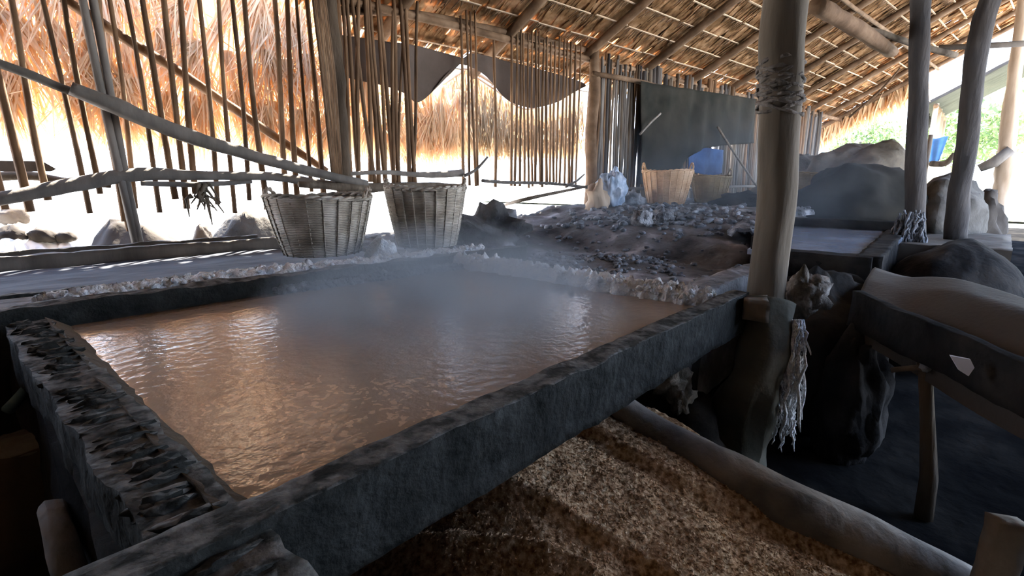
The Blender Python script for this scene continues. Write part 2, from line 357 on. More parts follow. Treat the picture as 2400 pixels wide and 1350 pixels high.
# ------------------------------------------------------------------ mud bank with the baskets, second trough, muddy platform
bank = MB()
def bankf(u, v):
    x = -.8+3.8*u; y = Wy(x, 3.0)-.0+.55*v
    e = min(1, 7*v, 7*(1-v))
    return (x, y, .60+.235*e+.015*nz((x*3, y*3, 0), 1.)+.008*nz((x*14, y*14, 0), 1.))
bank.grid(120, 16, bankf, thick=.6).build('mud_bank', ASHMUD, label='low mud bank behind the pan that carries the two grey baskets', cat='mud bank')
tr = empty('brine_trough', (1.0, 4.2, .3), 'long shallow trough of grey-blue sludge between the pan and the stick wall', 'trough')
MB().grid(60, 30, lambda u, v: (-1.6+4.1*u, 3.60+1.55*v-.1*(4.1*u-1.6), .775+.012*nz((u*8, v*6, 0), 1.3)), thick=.35).build('sludge', SLUDGE, tr)
beam((-1.7, 5.2), (2.5, 4.77), .06, .30, .575, 31, mt=GREYSTICK, name='back_board', par=tr, wob=.01)
beam((-1.7, 5.34), (2.0, 5.0), .05, .30, .59, 33, mt=GREYSTICK, name='back_board', par=tr, wob=.01)
beam((-1.2, 3.62), (1.3, 3.40), .05, .12, .72, 35, mt=BEAM, name='front_board', par=tr, wob=.01)
def sst(a, b, x):
    t = max(0, min(1, (x-a)/(b-a))); return t*t*(3-2*t)
def platz(x, y):
    z = .80+.22*sst(5.2, 6.2, x)*sst(1.3, 2.2, y)
    pit = sst(2.7, 3.1, x)*(1-sst(4.5, 5.1, x))*sst(1.15, 1.5, y)*(1-sst(3.4, 4.1, y))
    z -= .17*pit
    z += .09*math.exp(-((x-3.9)**2/.35+(y-2.3)**2/.30))*1.0            # ash heap in the pit
    z += .07*math.exp(-((x-5.35)**2/.10))*sst(1.6, 2.2, y)             # burnt rear rim
    z -= .12*sst(4.3, 4.5, x)*(1-sst(7., 7.2, x))*(1-sst(1.35+.16*(x-4.4), 1.5+.16*(x-4.4), y))
    z += .03*nz((x, y, 0), 2.)+.022*nz((x, y, 4), 6.)+.012*nz((x, y, 4), 17.)
    return z
def edge(y): return y
pl = MB().grid(230, 110, lambda u, v: (2.55+8.6*u, 1.02+(Wy(2.55+8.6*u, 5.3)-1.02)*v, platz(2.55+8.6*u, 1.02+(Wy(2.55+8.6*u, 5.3)-1.02)*v)), thick=.62)
pl.build('mud_platform', ASHMUD, label='wide sooty mud platform strewn with ash and salt right of the steaming pan', cat='mud platform')
# ash and salt crumbs on the platform (loose, uncountable)
cr = MB()
for i in range(900):
    a = random.random()
    if a < .45: x, y = random.gauss(3.9, .42), random.gauss(2.55, .42)
    elif a < .75: x, y = random.gauss(5.9, .5), random.gauss(2.9, .5)
    else: x, y = R(2.7, 9), R(1.2, 4)
    if not (2.65 < x < 11 and 1.1 < y < 4.2): continue
    r = R(.008, .032)*(1 if x < 5 else 1.9)
    cr.lump((x, y, platz(x, y)+r*.25), (r*R(.8, 1.6), r, r*.6), n=4, wob=.6, seed=i)
cr.build('salt_crumbs', DIRTYSALT, kind='stuff', label='pale crumbs of salt and ash scattered over the mud platform', cat='salt')
# far blue brine pan on the right
p2 = empty('salt_pan', (5.8, .95, .6), 'smaller salt pan with still blue brine behind the thick post', 'salt pan')
beam((4.45, 1.28), (7.1, 1.72), .12, .22, .72, 51, mt=MUDDARK, par=p2)
beam((4.4, .52), (7.0, .62), .16, .26, .60, 53, mt=MUDDARK, par=p2)
beam((4.45, .5), (4.45, 1.3), .2, .24, .615, 55, mt=MUDDARK, par=p2)
beam((7.05, .5), (7.1, 1.7), .14, .24, .70, 57, mt=MUDDARK, par=p2)
MB().grid(12, 12, lambda u, v: (4.4+2.6*u, .5+(.85+.4*u)*v, .84), thick=.04).build('still_brine', COOL, loc=(5.7, 1., .8), kind='stuff', label='still blue-grey brine in the smaller far pan', cat='water')
MB().grid(20, 8, lambda u, v: (4.35+2.8*u, .5+.5*v, .80), thick=.8).build('pan_base', MUDDARK, p2)
crust([(5.1, 1.62, .90), (6.0, 1.8, .93), (7.1, 2.0, .96), (7.9, 1.7, .98)], .35, .06, DIRTYSALT, 'salt_crust', 'blue-white salt spilled behind the smaller far pan', 61, n=90)
# ------------------------------------------------------------------ baskets
def basket(base, r0, r1, h, mt, label, seed, sq=1., parent=None, handles=2, ha=0.):
    root = empty('wicker_basket', base, label, 'basket', 'wicker baskets')
    n, m = 26, 120; b = MB(); bx, by, bz = base; th = .018
    def ring(j, inner):
        t = j/n; rr = r0+(r1-r0)*t**.85; z = h*t; out = []
        for k in range(m):
            a = 2*math.pi*k/m
            w = .0035*math.sin(k*math.pi*.5+math.pi*j) if not inner else 0
            q = rr*(1+.02*math.sin(2*a+seed)+.014*math.sin(3*a+seed*2))+w-(th if inner else 0)
            out.append((bx+q*math.cos(a), by+q*math.sin(a)*sq, bz+z+(.012*math.sin(2*a+seed) if j == n else 0)+(.02 if inner and j == 0 else 0)))
        return out
    vs = []
    for j in range(n+1): vs += ring(j, False)
    for j in range(n, -1, -1): vs += ring(j, True)
    T = 2*(n+1)
    fs = [(j*m+k, j*m+(k+1) % m, (j+1)*m+(k+1) % m, (j+1)*m+k) for j in range(T-1) for k in range(m)]
    fs += [tuple(reversed(range(m))), tuple((T-1)*m+k for k in range(m))]
    b.add(vs, fs); body = b.build('body', mt, root)
    rim = MB()
    for q in range(2):
        pts = []
        for k in range(73):
            a = 2*math.pi*k/72; t = a*14+q*math.pi
            rr = r1+.010*math.cos(t)-.006
            pts.append((bx+rr*math.cos(a), by+rr*math.sin(a)*sq, bz+h+.006+.010*math.sin(t)+.012*math.sin(2*a+seed)))
        rim.tube(pts, .012, 6)
    rim.build('rim', mt, root)
    for q in range(handles):
        a = ha+q*math.pi; hm = MB()
        for w in range(2):
            pts = []
            for k in range(17):
                t = k/16; aa = a+(t-.5)*.62
                lift = math.sin(math.pi*t)*(.085 if mt is BASKG else .14)
                o = .008*math.cos(t*14+w*math.pi)
                pts.append((bx+(r1-.004+o)*math.cos(aa), by+(r1-.004+o)*math.sin(aa)*sq, bz+h-.02+lift+.008*math.sin(t*14+w*math.pi)))
            hm.tube(pts, .010, 6)
        hm.build('handle', ROPE if mt is BASKG else mt, root)
    rb = MB()
    for k in range(22):
        a = 2*math.pi*k/22
        rb.tube([(bx+(r0+(r1-r0)*t**.85+.004)*math.cos(a), by+(r0+(r1-r0)*t**.85+.004)*math.sin(a)*sq, bz+h*t) for t in (0, .33, .66, 1)], .006, 5)
    rb.build('rib', mt, body)
    return root
va = math.atan2(RT[1], RT[0])
c1 = Pz(757, 592, .86); basket(c1, .265, .372, .41, BASKG, 'wide grey-brown wicker basket, left of the pair on the far rim', 1, handles=2, ha=va)
c2 = Pz(1002, 574, .86); basket(c2, .235, .325, .47, BASKG, 'taller grey-brown wicker basket, right of the pair on the far rim', 3, ha=va)
c3 = Pz(1560, 478, 1.02); basket(c3, .27, .38, .50, BASKT, 'tan wicker basket with two loop handles before the dark tarp', 5, ha=va)
c4 = Pz(1662, 474, 1.02); basket(c4, .22, .32, .42, BASKO, 'small olive-brown basket just right of the tan basket', 2, ha=va)
c5 = Px(1908, 470, 9.3); c5.z = 1.02; basket(c5, .28, .38, .46, BASKO, 'olive wicker basket between the thick post and the dark heap', 9, ha=va)
# pale salt heap between the two grey baskets
MB().lump(Pz(895, 600, .84), (.10, .10, .12), wob=.5, seed=4, flatbot=.83).build('salt_heap', SALT, label='small white salt heap between the two grey baskets', cat='salt')
MB().lump(Pz(1150, 560, .80)+Vector((.15, .2, .0)), (.42, .34, .26), n=18, wob=.7, seed=9, flatbot=.7).build('ash_heap', ASHMUD, label='grey ash heap right of the taller grey basket', cat='ash')
# ------------------------------------------------------------------ stick wall
def stick(px, tpy, bpy_, par, r=.021, c=5.45, mt=BAMBOO, lean=0., ztop=None, zbot=None, name='stick'):
    p = Pw(px, 250, c); x = p.x; y = p.y
    zt = Pw(px, tpy, c).z if ztop is None else ztop
    zb = Pw(px, bpy_, c).z if zbot is None else zbot
    m = 10; pts = []; rs = []; ph = R(0, 6); amp = R(.004, .018)
    for i in range(m+1):
        t = i/m; z = zb+(zt-zb)*t
        pts.append((x+lean*(t-.5)+amp*math.sin(t*5+ph), y+amp*.6*math.cos(t*4+ph), z)); rs.append(r*(1.12-.3*t)*(1+.12*nz((px, z*3, 0), 1.)))
    return MB().tube(pts, rs, 8, wob=.08, seed=px).build(name, mt, par)
wl = empty('stick_wall', (2, 5.25, .9), 'airy wall of upright brown sticks left of the dark bark post', 'wall')
for i, px in enumerate([-40, 8, 70, 152, 195, 262, 290, 335, 372, 413, 445, 492, 532, 568, 598, 660, 686, 714, 741]):
    zt = roofz(Pw(px, 250).x, Wy(Pw(px, 250).x))-.03
    stick(px, 0, [492, 498, 470, 502, 455, 520, 490, 500, 468, 490, 455, 480, 500, 470, 492, 465, 480, 450, 460][i], wl, ztop=zt, r=R(.018, .027), lean=R(-.08, .08))
for px, b in ((246, 570), (262, 590)):
    stick(px, 0, b, wl, c=5.3, mt=GREYSTICK, r=.030, ztop=3.5, lean=-.12, zbot=.80)
stick(240, 0, 545, wl, mt=BAMBOO, r=.02, ztop=3.4, lean=-.1)
wm = empty('stick_wall', (5, 4.95, .9), 'airy wall of thin brown sticks between the dark bark post and the brown post', 'wall')
mid = [806, 816, 829, 841, 852, 866, 876, 886, 897, 908, 922, 930, 941, 952, 962, 974]
for px in mid:
    stick(px, 0, R(425, 450), wm, ztop=roofz(Pw(px, 250).x, Wy(Pw(px, 250).x))-.03, r=R(.016, .026), lean=R(-.2, .25))
for px in [1084, 1098, 1108, 1117, 1160, 1199, 1210, 1220, 1228, 1238, 1247, 1256, 1264, 1272, 1281, 1290, 1299, 1308, 1318, 1327, 1336, 1345, 1356]:
    if px == 1160: t = 95
    elif px < 1150: t = R(15, 45)
    else: t = 62+(px-1200)*.25+R(-8, 14)
    stick(px, t, R(428, 442), wm, r=R(.014, .022), lean=R(-.04, .04))
# level and sagging poles tied to the wall
def pole(pts, rs, name, par, mt, label=None, cat=None, seg=10, wob=.12, n=28, seed=0):
    return MB().tube(curve(pts, n), radii(rs, n), seg, wob=wob, seed=seed).build(name, mt, par, label=label, cat=cat)
pole([Pw(1130, 424, 5.40), Pw(1200, 428, 5.40), Pw(1290, 430, 5.40), Pw(1385, 440, 5.4)], [.022, .024, .022, .026], 'rail', wm, GREYSTICK)
pole([Pw(800, 408, 5.40), Pw(900, 404, 5.40), Pw(1000, 410, 5.40), Pw(1082, 406, 5.4)], [.02, .024, .035, .05], 'rail', wm, GREYSTICK)
pole([Pw(740, 25, 5.53), Pw(960, 32, 5.53), Pw(1180, 75, 5.53), Pw(1385, 120, 5.53)], [.04, .045, .045, .04], 'top_rail', wm, RAFTER)
pole([Pw(700, 432, 5.1), Pw(860, 440, 5.1), Pw(990, 436, 5.1), Pw(1090, 440, 5.12)], [.03, .05, .045, .04], 'wall_pole', None, BARK, 'dark knotty pole lying level behind the two grey baskets', 'pole')
pole([Pw(-60, 476, 5.30), Pw(60, 455, 5.30), Pw(200, 428, 5.30), Pw(330, 408, 5.30), Pw(480, 412, 5.30), Pw(640, 414, 5.30), Pw(760, 432, 5.28), Pw(870, 440, 5.25)], [.045, .05, .055, .055, .04, .042, .045, .04], 'wall_pole', None, GREYSTICK, 'bent dark grey pole lashed level across the left stick wall', 'pole')
pole([Pw(165, 207, 5.1), Pw(260, 245, 5.1), Pw(400, 303, 5.1), Pw(560, 355, 5.1), Pw(700, 395, 5.1), Pw(860, 432, 5.1)], [.05, .066, .062, .055, .05, .04], 'slanting_pole', None, GREYSTICK, 'thick grey pole slanting down rightwards across the left stick wall', 'pole')
pole([Pw(-60, 128, 5.2), Pw(60, 172, 5.2), Pw(170, 216, 5.2), Pw(300, 262, 5.22), Pw(380, 290, 5.22)], [.03, .032, .03, .03, .025], 'slanting_pole', None, GREYSTICK, 'thinner pole overlapping the upper end of the thick slanting pole', 'pole')
pole([Pw(145, -5, 5.56), Pw(300, 95, 5.56), Pw(450, 188, 5.56), Pw(600, 290, 5.56), Pw(765, 400, 5.56)], [.035, .042, .04, .042, .035], 'slanting_pole', None, BAMBOO, 'brown pole slanting down behind the sticks of the left wall', 'pole')
pole([Pw(590, 425, 5.35), Pw(480, 432, 5.35), Pw(330, 430, 5.35)], [.02, .025, .02], 'thin_pole', None, GREYSTICK, 'thin pole tied just under the bent grey pole', 'pole')
# tangle of broken twigs hanging from the bent pole
tw = MB()
for i in range(16):
    a = Pw(470+R(-22, 22), 432+R(-5, 30), 5.25); tw.tube([a, a+Vector((R(-.05, .05), R(-.04, .04), R(-.10, .02))), a+Vector((R(-.09, .12), R(-.05, .05), R(-.26, -.08)))], [R(.012, .026), .012, .005], 6)
tw.build('twig_bundle', BARK, label='ragged bundle of broken twigs hanging from the bent grey pole', cat='twigs')
for (a, b, c_, lab) in ((Pw(1088, 412, 5.3), Pw(1115, 398, 5.3), Pw(1143, 368, 5.3), 'short forked twig sticking up right of the taller grey basket'),
                       (Pw(1325, 438, 5.3), Pw(1350, 425, 5.3), Pw(1370, 408, 5.3), 'short twig jutting up beside the brown post')):
    pole([a, b, c_], [.022, .018, .012], 'twig', None, GREYSTICK, lab, 'twig', n=8)
pole([Pz(1170, 484, 1.0), Pw(1240, 465, 4.6), Pw(1380, 436, 5.2)], [.02, .022, .018], 'thin_pole', None, BARK, 'thin bent pole leaning low against the wall before the brown post', 'pole', n=14)
# posts in the wall
bp = empty('bark_post', (3.0, 5.0, .8), 'dark bark post standing in the stick wall behind the two grey baskets', 'post')
a0 = Pw(806, 470, 5.2); a1 = Pw(765, 0, 5.2)
MB().tube(curve([Vector((a0.x+.02, a0.y, .75)), Pw(802, 380, 5.2), Pw(790, 220, 5.2), Pw(776, 80, 5.2), Vector((a1.x, a1.y, 3.38))], 30), radii([.075, .08, .085, .085, .075], 30), 14, wob=.14, seed=3).build('trunk', CHARB, bp)
for i in range(9):
    o = i*3.4
    MB().tube(curve([Pw(779+o*.8, 412, 5.10), Pw(758+o, 200, 5.10), Pw(734+o, -5, 5.10)], 10), radii([.012, .017, .014], 10), 7, wob=.1, seed=i).build('split_stick', BAMBOO if i % 2 else RAFTER, bp)
p_ = Pw(1385, 300)
MB().tube([(p_.x+.03*math.sin(i), p_.y-.02, .95+(3.35-.95)*i/10) for i in range(11)], [.10, .095, .09, .09, .095, .09, .085, .09, .085, .08, .08], 12, wob=.12).build('wall_post', RAFTER, label='brown post where the airy stick wall meets the dense palisade', cat='post')
# dense palisade
wr = empty('palisade_wall', (9.5, 4.5, .9), 'dense palisade of grey poles right of the brown post', 'wall')
x = Pw(1390, 300).x; k = 0
while x < 17.5:
    step = .055 if x < 8.5 else .10
    r = step*R(.38, .56)
    top = roofz(x, Wy(x))-R(.02, .3)
    if random.random() > (.03 if x < 8.5 else .14):
        lean = R(-.04, .04)
        MB().tube([(x+lean*(t-.5), Wy(x)-.02*R(-1, 1), .93+(top-.93)*t) for t in (0, .3, .6, 1)], [r*1.05, r, r, r*.85], 7, wob=.1, seed=x).build('stick', random.choice([CHAR, CHAR, BARK, BAMBOO, CHARB, GREYSTICK] if x > 7.35 else [BAMBOO, GREYSTICK]), wr)
    x += step; k += 1
MB().tube([(Pw(1390, 180, 5.36).x+i*.7, Wy(Pw(1390, 180, 5.36).x+i*.7, 5.36), 2.98+.03*math.sin(i)) for i in range(10)], .04, 8, wob=.1).build('rail', RAFTER, wr)
MB().tube([(Pw(1390, 180, 5.36).x+i*.7, Wy(Pw(1390, 180, 5.36).x+i*.7, 5.36), 1.22+.02*math.sin(i)) for i in range(10)], .03, 8, wob=.1).build('rail', GREYSTICK, wr)
# tarps on the wall: hung cloth with folds and its own thickness
def cloth(top, bot, c, mt, name, label, cat, n=70, m=26, fold=.03, seed=0):
    T = curve([Pw(px, py, c) for px, py in top], n); B = curve([Pw(px, py, c) for px, py in bot], n)
    def fn(u, v):
        i = round(u*n); p = T[i].lerp(B[i], v)
        return p+Vector((.1, 1, 0))*(fold*nz((p.x*2.2, v*1.5, seed), 1.2)+fold*.6*math.sin(p.x*9+v*2+seed)*(.3+v))
    return MB().grid(n, m, fn, thick=Vector((0, .004, 0))).build(name, mt, label=label, cat=cat)
cloth([(800, 82), (900, 96), (1000, 112), (1085, 136), (1110, 125), (1200, 146), (1300, 172), (1372, 196)],
      [(800, 180), (880, 196), (950, 220), (990, 236), (1085, 150), (1210, 245), (1290, 245), (1372, 202)], 5.62, TARP, 'brown_tarp', 'sagging dark brown tarp strung along the top of the stick wall', 'tarp')
cloth([(1500, 190), (1560, 200), (1640, 212), (1770, 232)], [(1500, 432), (1570, 425), (1640, 352), (1770, 335)], 5.25, TARPG, 'dark_tarp', 'big dark green tarp hung over the palisade behind the tan basket', 'tarp', fold=.05, seed=5)
cloth([(1615, 350), (1640, 345), (1665, 348), (1695, 352)], [(1612, 400), (1640, 408), (1665, 412), (1692, 405)], 5.36, BLUE, 'blue_cloth', 'small deep blue cloth hanging under the dark tarp', 'cloth', n=30, fold=.05, seed=8)
pole([Pw(1500, 315, 5.1), Pw(1522, 290, 5.1), Pw(1548, 266, 5.1)], [.02, .02, .018], 'propped_stick', None, GREYSTICK, 'short pale stick slanting up in front of the dark tarp', 'stick', n=8)
pole([Pw(1682, 298, 5.1), Pw(1725, 365, 5.1), Pw(1775, 438, 5.1)], [.022, .024, .024], 'propped_stick', None, BARK, 'long dark stick slanting down to the thick post before the palisade', 'stick', n=8)
# ------------------------------------------------------------------ outside: palm screens, thatched gable
def screen(x0, x1, ztop, zbot, c, label, n=1500, seed=0):
    random.seed(seed); b = MB()
    b.grid(40, 16, lambda u, v: (x0+(x1-x0)*u, Wy(x0+(x1-x0)*u, c+.05)+.03*nz((u*9, v*9, seed), 1.), ztop+(zbot+.16+.10*nz((u*11, 0, seed), 1.)-ztop)*v))
    nf = max(3, int((x1-x0)/.22))
    for row in range(4):
        for i in range(nf+1):
            fx = x0+(x1-x0)*(i+R(-.3, .3))/nf; fz = ztop-(ztop-zbot)*row*.23+R(-.05, .1); sp = R(.25, .8); tilt = R(-.5, .5)
            for k in range(n//(4*nf)):
                a = tilt+random.gauss(0, sp*.5)
                L = min(R(.5, 1.0), (fz-zbot+R(-.12, .12))/max(.3, math.cos(a)))
                if L < .12: continue
                b.strand((fx+R(-.05, .05), Wy(fx, c)-R(0, .09), fz), (math.sin(a), R(-.1, .05), -math.cos(a)), L, R(.010, .026), .12, side=Vector((1, R(-.7, .7), 0)))
    return b.build('palm_screen', THATCH, label=label, cat='thatch screen', group='palm leaf screens outside the stick wall')
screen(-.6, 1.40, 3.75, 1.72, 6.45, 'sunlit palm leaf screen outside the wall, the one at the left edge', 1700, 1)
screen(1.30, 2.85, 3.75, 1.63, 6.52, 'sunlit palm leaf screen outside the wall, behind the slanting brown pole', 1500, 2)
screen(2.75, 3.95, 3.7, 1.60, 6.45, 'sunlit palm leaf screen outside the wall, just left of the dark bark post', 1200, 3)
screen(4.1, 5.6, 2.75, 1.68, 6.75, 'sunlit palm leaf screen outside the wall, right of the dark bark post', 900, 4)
random.seed(11)
STRAW = mat('draped_straw', [(.26, .17, .09), (.46, .32, .18), (.66, .5, .32)], 5, transl=.35, bump=.5, stretch=(3, 3, .5), spec=.1)
g = empty('thatched_gable', (6.6, 6.4, 1.2), 'small straw-draped gable outside the wall under the brown tarp', 'thatch', None)
A = [Pw(925, 262, 7.05), Pw(1000, 215, 7.05), Pw(1086, 158, 7.05), Pw(1150, 200, 7.05), Pw(1205, 240, 7.05), Pw(1290, 250, 7.05), Pw(1372, 205, 7.05)]
ridge = curve(A, 60)
b = MB()
def zb(x): return lerp(1.66, 1.75, max(0, min(1, (x-5)/3)))
for i in range(2000):
    t = R(0, 1)*60; k = min(59, int(t)); p = ridge[k].lerp(ridge[k+1], t-k); dz = R(0, .75)*(p.z-1.75)
    p = p-Vector((0, R(0, .1), dz)); a = random.gauss(0, .22)
    L = min(R(.3, .8), p.z-zb(p.x)+R(-.15, .15))
    if L > .1: b.strand(p, (math.sin(a), R(-.1, .1), -math.cos(a)), L, R(.012, .026), .12, side=Vector((1, R(-.7, .7), 0)))
b.grid(60, 10, lambda u, v: ridge[round(u*60)]-Vector((0, -.12, (ridge[round(u*60)].z-1.8)*v)))
b.build('straw', STRAW, g)
MB().tube([p+Vector((0, -.1, .0)) for p in curve(A[:3], 20)], .035, 8, wob=.2).build('ridge_pole', BATTEN, g)
MB().tube([p+Vector((0, -.1, .0)) for p in curve(A[2:5]+[Pw(1245, 243, 6.95)], 24)], .03, 8, wob=.2).build('ridge_pole', BATTEN, g)
MB().tube([p+Vector((0, -.13, -.09)) for p in curve(A[2:5]+[Pw(1245, 243, 6.95)], 24)], .02, 8, wob=.2).build('ridge_pole', BATTEN, g)
# mounds and rocks outside, left
BROWNM = mat('brown_earth', [(.045, .037, .03), (.08, .067, .055)], 3, bump=.6)
def mound(pl, pr, pt, c, label, mt, seed=0):
    a, b = Pw(pl, 560, c), Pw(pr, 560, c); m = (a+b)/2; h = Pw((pl+pr)/2, pt, c).z; w = (b-a).length/2
    return MB().lump((m.x, m.y, -.1), (w*1.45, w*.8, h+.1), n=24, wob=.10, ws=2.2, seed=seed, flatbot=-.1).build('earth_mound', mt, label=label, cat='mound')
mound(185, 430, 520, 6.5, 'low brown earth mound outside, below the left stick wall', BROWNM, 3)
mound(490, 660, 492, 6.45, 'dark earth mound outside, left of the wide grey basket', MUD, 8)
mound(440, 505, 522, 6.9, 'small grey mound outside between the two larger mounds', BROWNM, 12)
for (px, py, rr, lab) in ((28, 425+125, .13, 'grey rock outside at the left edge, lower one'), (100, 552, .13, 'left of two small grey rocks side by side outside the wall'), (155, 556, .10, 'right of two small grey rocks side by side outside the wall'), (30, 508, .16, 'grey rock outside at the left edge, upper and farther one')):
    far = 7.4 if 'farther' in lab else 6.6
    p = Pw(px, py, far); MB().lump((p.x, p.y, p.z), (rr*.8, rr*.6, rr*.6), n=10, wob=.4, seed=px, flatbot=None).build('rock', BROWNM, label=lab, cat='rock')
    if p.z > .12: MB().lump((p.x, p.y, -.02), (rr*3, rr*2.5, max(.05, p.z-rr*.4)), n=12, wob=.2, seed=px+2, flatbot=-.05).build('sand_bank', SAND, label='pale sand under the '+lab.split(', ')[0].replace('outside the wall','').strip()+(' (farther)' if 'farther' in lab else ''), cat='sand bank')
pk = MB()
ya = [Pw(-40, 376, 6.0), Pw(100, 378, 6.0), Pw(132, 396, 6.0), Pw(120, 402, 6.0), Pw(-40, 402, 6.0)]
n_ = len(ya); pk.add(ya+[p+Vector((0, .05, 0)) for p in ya], [tuple(range(n_)), tuple(reversed(range(n_, 2*n_)))]+[(i, (i+1) % n_, n_+(i+1) % n_, n_+i) for i in range(n_)], False)
pk.build('pointed_board', GREYSTICK, label='dark board with a pointed end lying level outside at the left edge', cat='board')
pole([Pw(-40, 416, 6.1), Pw(60, 412, 6.1), Pw(150, 424, 6.1), Pw(260, 436, 6.1)], [.04, .04, .03, .02], 'outer_pole', None, BARK, 'dark pole running under the pointed board outside at the left edge', 'pole')
# ------------------------------------------------------------------ roof
random.seed(21)
roof = empty('ceiling', (9, 3, 3), 'thatched roof underside of the hut with rafters and split battens', None, kind='structure')
X0, X1, C0, C1 = -2.2, 19.6, .1, 6.3   # C = y + .1x, from ridge to eave
def rp(x, c, off=0.):
    y = c-.1*x; return Vector((x, y, roofz(x, y)+off))
dn = Vector((0, 1, -.55)).normalized(); nrm = Vector((0, .55, 1)).normalized()
th = MB()
c = C0; row = 0
while c < C1:
    x = X0 if c < 5.55 else 3.6
    while x < X1:
        if c > 5.95: break
        # hanging leaf blades of one course
        w = R(.05, .10) if x < 12 else R(.09, .16)
        vis = True
        if random.random() > .015:
            p = rp(x, c, R(.035, .065)); d = (dn+Vector((R(-.25, .25), 0, R(-.05, .05)))).normalized(); L = R(.38, .50)
            sd = Vector((1, 0, R(-.3, .3)))
            th.strand(p, d, L, w*1.7, .05, seg=2, side=sd)
        x += w*.62
    c += .16; row += 1
MB().grid(60, 24, lambda u, v: rp(X0+(16.2-X0)*u, C0+(5.25-C0)*v, .12+.02*nz((u*50, v*20, 0), 1.)), thick=.03).build('thatch_light_blocker', BLOCKT, roof)  # opaque sheet added above the thatch to stop sun and darken the inside
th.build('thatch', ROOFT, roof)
bt = 0
for k in range(int((C1-C0)/.32)+1):
    c = C0+.1+k*.32
    if c > 6.3: break
    b = MB(); x = X0 if c < 5.7 else 3.6
    while x < X1:
        L = R(.5, 1.1); g_ = R(.0, .12)
        j = R(-.012, .012)
        b.box(((2*x+L)/2, (c+j)-.1*(2*x+L)/2, roofz((2*x+L)/2, c-.1*(2*x+L)/2)-R(.0, .02)), (L, .03, .012), rot=-.0997+R(-.02, .02), n=(1, 1, 1))
        x += L+g_
    b.build('batten', BATTEN, roof)
# diagonal stitching twigs over the battens near the eave: ties
ti = MB()
for i in range(3600):
    x = R(3.7, 15); c = C0+.1+.32*random.randrange(int((C1-C0)/.32))
    p = rp(x, c, -.012); ti.tube([p, p+Vector((R(-.05, .05), .0, 0))+dn*R(.06, .2)], [.008, .004], 4)
ti.build('tie', RAFTER, roof)
fr = MB()
for i in range(700):
    c = R(3.6, 6.2); x = 19.5+R(-.1, .1); p = rp(x, c, 0); fr.strand(p, (R(-.2, .2), R(-.4, .4), -1), R(.3, .85), R(.04, .1), .15)
fr.build('end_fringe', THATCH, roof)
for i, x in enumerate([-1.0, .6, 2.2, 3.9, 5.5, 7.1, 8.7, 10.3, 11.9, 13.5, 15.1, 16.7, 18.2, 19.4]):
    cs = C0; ce = 6.25 if x > 3.6 else 5.6
    pts = [rp(x+.02*math.sin(t*9+i), cs+(ce-cs)*t, -.075+.01*math.sin(t*7+i)) for t in [k/10 for k in range(11)]]
    MB().tube(pts, radii([.055, .062, .07], 10), 10, wob=.1, seed=i).build('rafter', RAFTER, roof)
for i, c in enumerate([1.2, 3.3, 5.5]):
    MB().tube([rp(X0+(X1-X0)*k/30, c, -.155-.01*math.sin(k+i)) for k in range(31)], .035 if c < 5.4 else .05, 8, wob=.12, seed=i).build('purlin', RAFTER, roof)
# unseen back roof slope, added to keep sky light off the foreground
bs_ = MB(); BX1 = 15.
bs_.grid(40, 16, lambda u, v: (X0+(BX1-X0)*u, .12-.1*(X0+(BX1-X0)*u)-3.6*v, roofz(0, .1)+.02-2.4*v+.03*nz((u*30, v*20, 0), 1.)), thick=.08)
bs_.build('blocker_slope', BLOCKT, roof)
MB().box((.7, -3.35, 2.0), (6.0, .12, 4.1), n=(40, 1, 12), wob=.05, rot=-.0997).build('blocker_wall_back', BLOCKT, kind='structure', label='unseen thatch wall added behind the viewer to block light')  # out of view, added to cut the light from behind the camera
MB().box((-2.3, 1.2, 3.0), (.12, 9.6, 6.2), n=(1, 50, 12), wob=.05).build('blocker_wall_left', BLOCKT, kind='structure', label='unseen thatch end wall added left of the viewer to block light')  # out of view, added to close this end against the light
# slanting braces under the roof
pole([Px(1915, 12, 5.2), Px(2000, 62, 5.9), Px(2090, 122, 6.8)], [.075, .07, .06], 'roof_brace', None, RAFTER, 'stout brown brace slanting under the roof right of the thick post', 'brace', n=10)
pole([Px(1985, 62, 6.2), Px(2050, 72, 6.4), Px(2130, 100, 6.8), Px(2240, 130, 7.3)], [.028, .025, .03, .03], 'roof_pole', None, BARK, 'thin crooked pole hanging level between the brace and the leaning post', 'pole', n=12)
pole([Px(1990, 275, 9.0), Px(2060, 215, 9.0), Px(2110, 160, 9.0)], [.015, .015, .012], 'thin_pole', None, BAMBOO, 'thin stick slanting under the bright end of the roof', 'pole', n=8)
# ------------------------------------------------------------------ the posts in the right half
tp = empty('thick_post', (2.6, .68, 0), 'thick weathered tree-trunk post at the near right corner of the pan', 'post')
P_ = [Vector((2.62, .70, .72)), Px(1800, 640, 2.62), Px(1822, 420, 2.62), Px(1830, 200, 2.62), Px(1842, 0, 2.62), Vector((2.72, .72, 3.2)), Vector((2.75, .70, 5.7))]
P_ = [P_[0]]+[p for p in P_[1:]]
MB().tube(curve(P_, 60), radii([.085, .08, .083, .088, .09, .085, .08], 60), 20, wob=.07, ws=3, seed=2).build('trunk', POSTW, tp)
MB().tube(curve([Vector((2.50, .76, -.02)), Px(1742, 950, 2.5), Px(1770, 880, 2.5), Px(1795, 770, 2.53), Px(1803, 705, 2.58)], 30), radii([.15, .13, .105, .095, .095], 30), 16, wob=.2, ws=4, seed=6).build('mud_footing', mat('olive_mud', [(.06, .06, .045), (.13, .125, .10), (.18, .17, .14)], 3, bump=.7), tp)
rw = MB()
